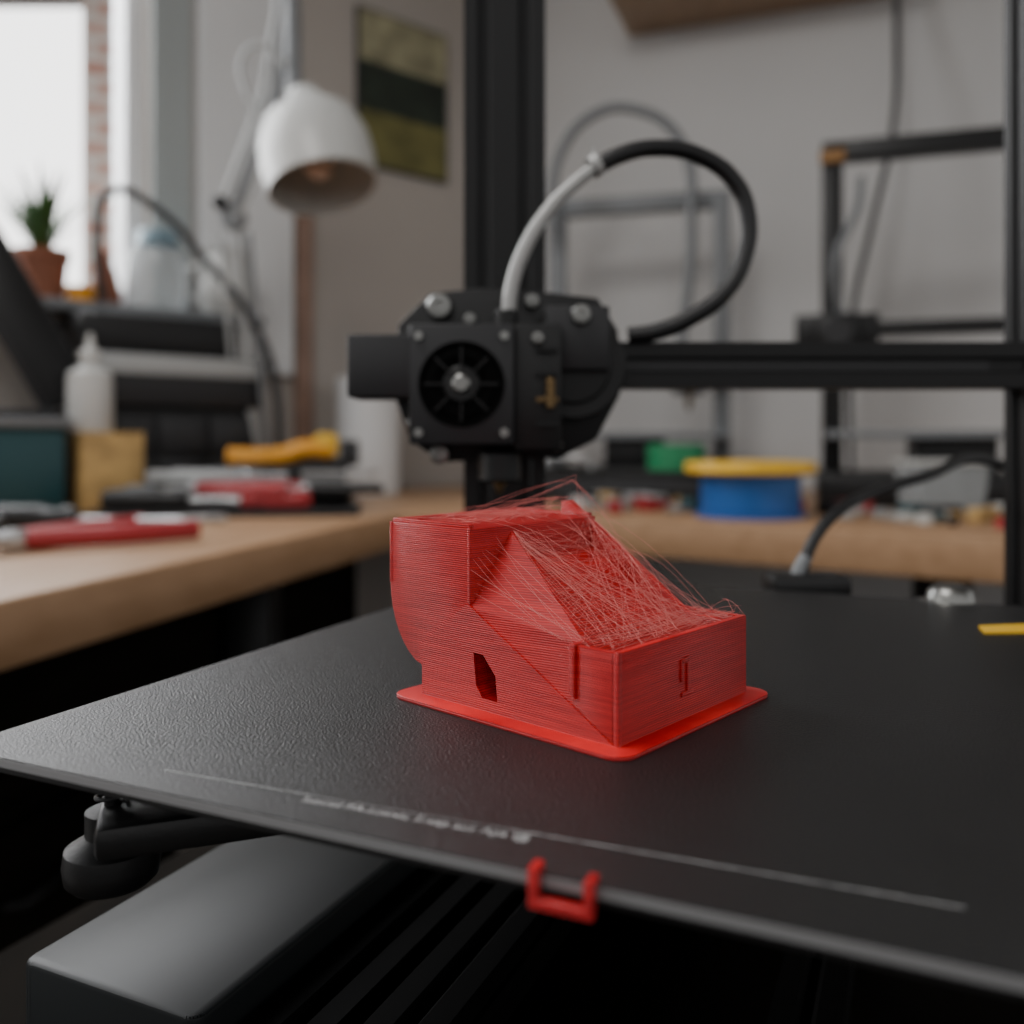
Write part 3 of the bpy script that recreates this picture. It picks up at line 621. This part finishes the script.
# shallow tool tray with a heap of tools
TT = group('tool_tray', (-0.46, 1.48, 0.75)); ta = 0.15
tR = Matrix.Rotation(ta, 3, 'Z'); tC = Vector((-0.455, 1.47, 0.75))
def TTp(x, y, z): return tC + tR @ Vector((x, y, z))
box('bottom', TTp(0, 0, 0.003), (0.40, 0.17, 0.006), 'dk', TT, rz=ta)
for nm, c, s in (('side_front', (0, -0.085, 0.006), (0.40, 0.006, 0.012)), ('side_back', (0, 0.085, 0.006), (0.40, 0.006, 0.012)),
                 ('side_a', (-0.20, 0, 0.006), (0.006, 0.17, 0.012)), ('side_b', (0.20, 0, 0.006), (0.006, 0.17, 0.012))):
    box(nm, TTp(*c), s, 'dk', TT, rz=ta, bev=0.001)
def xy(x, y): return tuple(TTp(x, y, 0)[:2])
pliers('pliers', xy(-0.12, -0.03), ta+0.2, 'dk', 1.1, z=0.768)
pliers('pliers', xy(-0.06, 0.01), ta-0.25, 'redh', 1.1, z=0.790)
pliers('pliers', xy(0.12, -0.02), ta+0.1, 'blk', 0.8, z=0.790)
pliers('pliers', xy(0.02, 0.05), ta+2.8, 'lgrey', 1.1, z=0.808)
driver('screwdriver', xy(-0.19, 0.045), ta-0.1, 'grey', 1.4, 0.776)
driver('screwdriver', xy(0.19, 0.04), ta+2.9, 'blk', 1.4, 0.776)
driver('screwdriver', xy(-0.19, -0.05), ta+0.02, 'blk', 1.3, 0.776)
driver('screwdriver', xy(0.13, -0.06), ta+3.05, 'redh', 1.1, 0.774)
driver('screwdriver', xy(-0.02, 0.07), ta+0.12, 'blk', 1.2, 0.812)
# spanner
SPN = group('spanner', (-0.50, 1.22, 0.753)); o = Vector((-0.56, 1.26, 0.7545)); d = Vector((0.93, 0.37, 0)); n = Vector((-0.37, 0.93, 0))
prism('shank', [(0, -0.008), (0.16, -0.008), (0.17, -0.018), (0.192, -0.018), (0.182, -0.005), (0.182, 0.005), (0.192, 0.018), (0.17, 0.018), (0.16, 0.008), (0, 0.008)], -0.003, 0.006, lambda u, v, w: o+d*u*0.8+n*v+Vector((0, 0, w)), 'steel', SPN, bev=0.001)
lathe('ring_end', [(0.010, -0.004), (0.019, -0.004), (0.019, 0.007), (0.010, 0.007), (0.010, -0.004)], o-d*0.01, 'steel', SPN)
# grey case behind with yellow clamp on top
GBX = group('socket_case', (-0.44, 1.72, 0.75))
box('case', (-0.435, 1.70, 0.780), (0.24, 0.09, 0.060), 'grey', GBX, rz=0.2, bev=0.006)
box('case_lid', (-0.435, 1.70, 0.815), (0.245, 0.095, 0.010), 'dk', GBX, rz=0.2, bev=0.003)
YC = group('yellow_bar_clamp', (-0.45, 1.70, 0.835))
tube('grip', [(-0.53, 1.68, 0.839), (-0.48, 1.685, 0.837), (-0.43, 1.70, 0.841), (-0.39, 1.71, 0.853), (-0.345, 1.72, 0.850)], 0.018, 'yellowo', YC)
box('head', (-0.355, 1.72, 0.860), (0.045, 0.035, 0.045), 'yellow', YC, rz=0.2, bev=0.010)
box('bar', (-0.43, 1.71, 0.827), (0.24, 0.010, 0.012), 'dk', YC, rz=0.2, bev=0.001)
box('jaw', (-0.312, 1.73, 0.845), (0.035, 0.03, 0.05), 'dk', YC, rz=0.2, bev=0.006)

# ------------------------------------------------------------------ right bench clutter
WB2 = group('plastic_bin', (0.70, 1.43, 0.75))
prism('bin', [(-0.05, -0.04), (0.05, -0.04), (0.05, 0.04), (-0.05, 0.04)], 0.75, 0.83, lambda u, v, w: Vector((0.70+u*(1+2*(w-0.75)), 1.47+v*(1+2*(w-0.75)), w)), 'glass', WB2, bev=0.004)
prism('bin_lid', [(-0.062, -0.05), (0.062, -0.05), (0.062, 0.05), (-0.062, 0.05)], 0.83, 0.838, lambda u, v, w: Vector((0.70+u, 1.47+v, w)), 'whitep', WB2, bev=0.003)
SM = group('small_parts_pile', (0.3, 1.5, 0.75))
cols = ['steel', 'blk', 'redh', 'tan', 'whitep', 'dk', 'lgrey', 'teal']
for i in range(130):
    u = R_(0, 1)
    x = 0.10+0.75*u; y = 1.50-0.42*u+R_(0, 0.28)
    if (x-0.385)**2+(y-1.42)**2 < 0.125**2 or (x > 0.5 and y > 1.50) or ((x-0.7)**2+(y-1.47)**2 < 0.01) or ((x-.78)**2+(y-1.2)**2 < .012): continue
    mm = random.choice(cols); t = random.choice('bcs')
    if t == 'b': box('part_%d' % i, (x, y, 0.761), (R_(.02, .06), R_(.015, .03), 0.022), mm, SM, rz=R_(0, 3), bev=0.002)
    elif t == 'c': lathe('part_%d' % i, [(0.004, 0), (0.013, 0), (0.013, 0.014), (0.004, 0.014), (0.004, 0)], (x, y, 0.75), mm, SM, seg=6)
    else:
        a = R_(0, 3); lathe('part_%d' % i, [(0, 0), (0.008, 0), (0.008, 0.006), (0.004, 0.006), (0.004, 0.04), (0, 0.04)], (x, y, 0.758), mm, SM, axis=(math.cos(a), math.sin(a), 0), seg=12)
lathe('wooden_brush', [(0, 0), (0.010, 0.003), (0.013, 0.04), (0.009, 0.10), (0.016, 0.12), (0.018, 0.16), (0, 0.16)], (0.70, 1.22, 0.768), 'tan', axis=(0.95, -0.25, 0))

# ------------------------------------------------------------------ lights
# overcast outdoor sky: bright towards the window side, dimmer towards the back of the room, dark ground
w = bpy.data.worlds.new('world'); S.world = w; w.use_nodes = True
nt = w.node_tree; bg = nt.nodes['Background']
tc = nt.nodes.new('ShaderNodeTexCoord')
dt = nt.nodes.new('ShaderNodeVectorMath'); dt.operation = 'DOT_PRODUCT'; dt.inputs[1].default_value = (-0.652, 0.758, 0)
nt.links.new(tc.outputs['Generated'], dt.inputs[0])
mr = nt.nodes.new('ShaderNodeMapRange'); mr.interpolation_type = 'SMOOTHSTEP'
mr.inputs['From Min'].default_value = 0.2; mr.inputs['From Max'].default_value = 0.8; mr.inputs['To Min'].default_value = 0.80; mr.inputs['To Max'].default_value = 3.6
nt.links.new(dt.outputs['Value'], mr.inputs['Value'])
sx = nt.nodes.new('ShaderNodeSeparateXYZ'); nt.links.new(tc.outputs['Generated'], sx.inputs[0])
mz = nt.nodes.new('ShaderNodeMapRange'); mz.interpolation_type = 'SMOOTHSTEP'
mz.inputs['From Min'].default_value = -0.15; mz.inputs['From Max'].default_value = 0.1; mz.inputs['To Min'].default_value = 0.06; mz.inputs['To Max'].default_value = 1.0
nt.links.new(sx.outputs['Z'], mz.inputs['Value'])
mu = nt.nodes.new('ShaderNodeMath'); mu.operation = 'MULTIPLY'; nt.links.new(mr.outputs['Result'], mu.inputs[0]); nt.links.new(mz.outputs['Result'], mu.inputs[1])
nt.links.new(mu.outputs['Value'], bg.inputs['Strength']); bg.inputs['Color'].default_value = (1.0, 0.99, 0.98, 1)
def area(name, loc, target, sx, sy, power, col):
    l = bpy.data.lights.new(name, 'AREA'); l.shape = 'RECTANGLE'; l.size = sx; l.size_y = sy; l.energy = power; l.color = col
    o = bpy.data.objects.new(name, l); o.location = loc
    o.rotation_euler = (Vector(target)-Vector(loc)).to_track_quat('-Z', 'Y').to_euler(); COL.objects.link(o); return o
area('window_daylight', LW(1.45, -0.2, 1.75), LW(1.3, 1.5, 0.8), 0.95, 1.05, 27, (0.97, 0.98, 1.0))
area('ceiling_panel_light', (-0.5, 0.2, 2.3), (0.0, 0.4, 0.8), 0.6, 0.6, 15, (1.0, 0.97, 0.94))
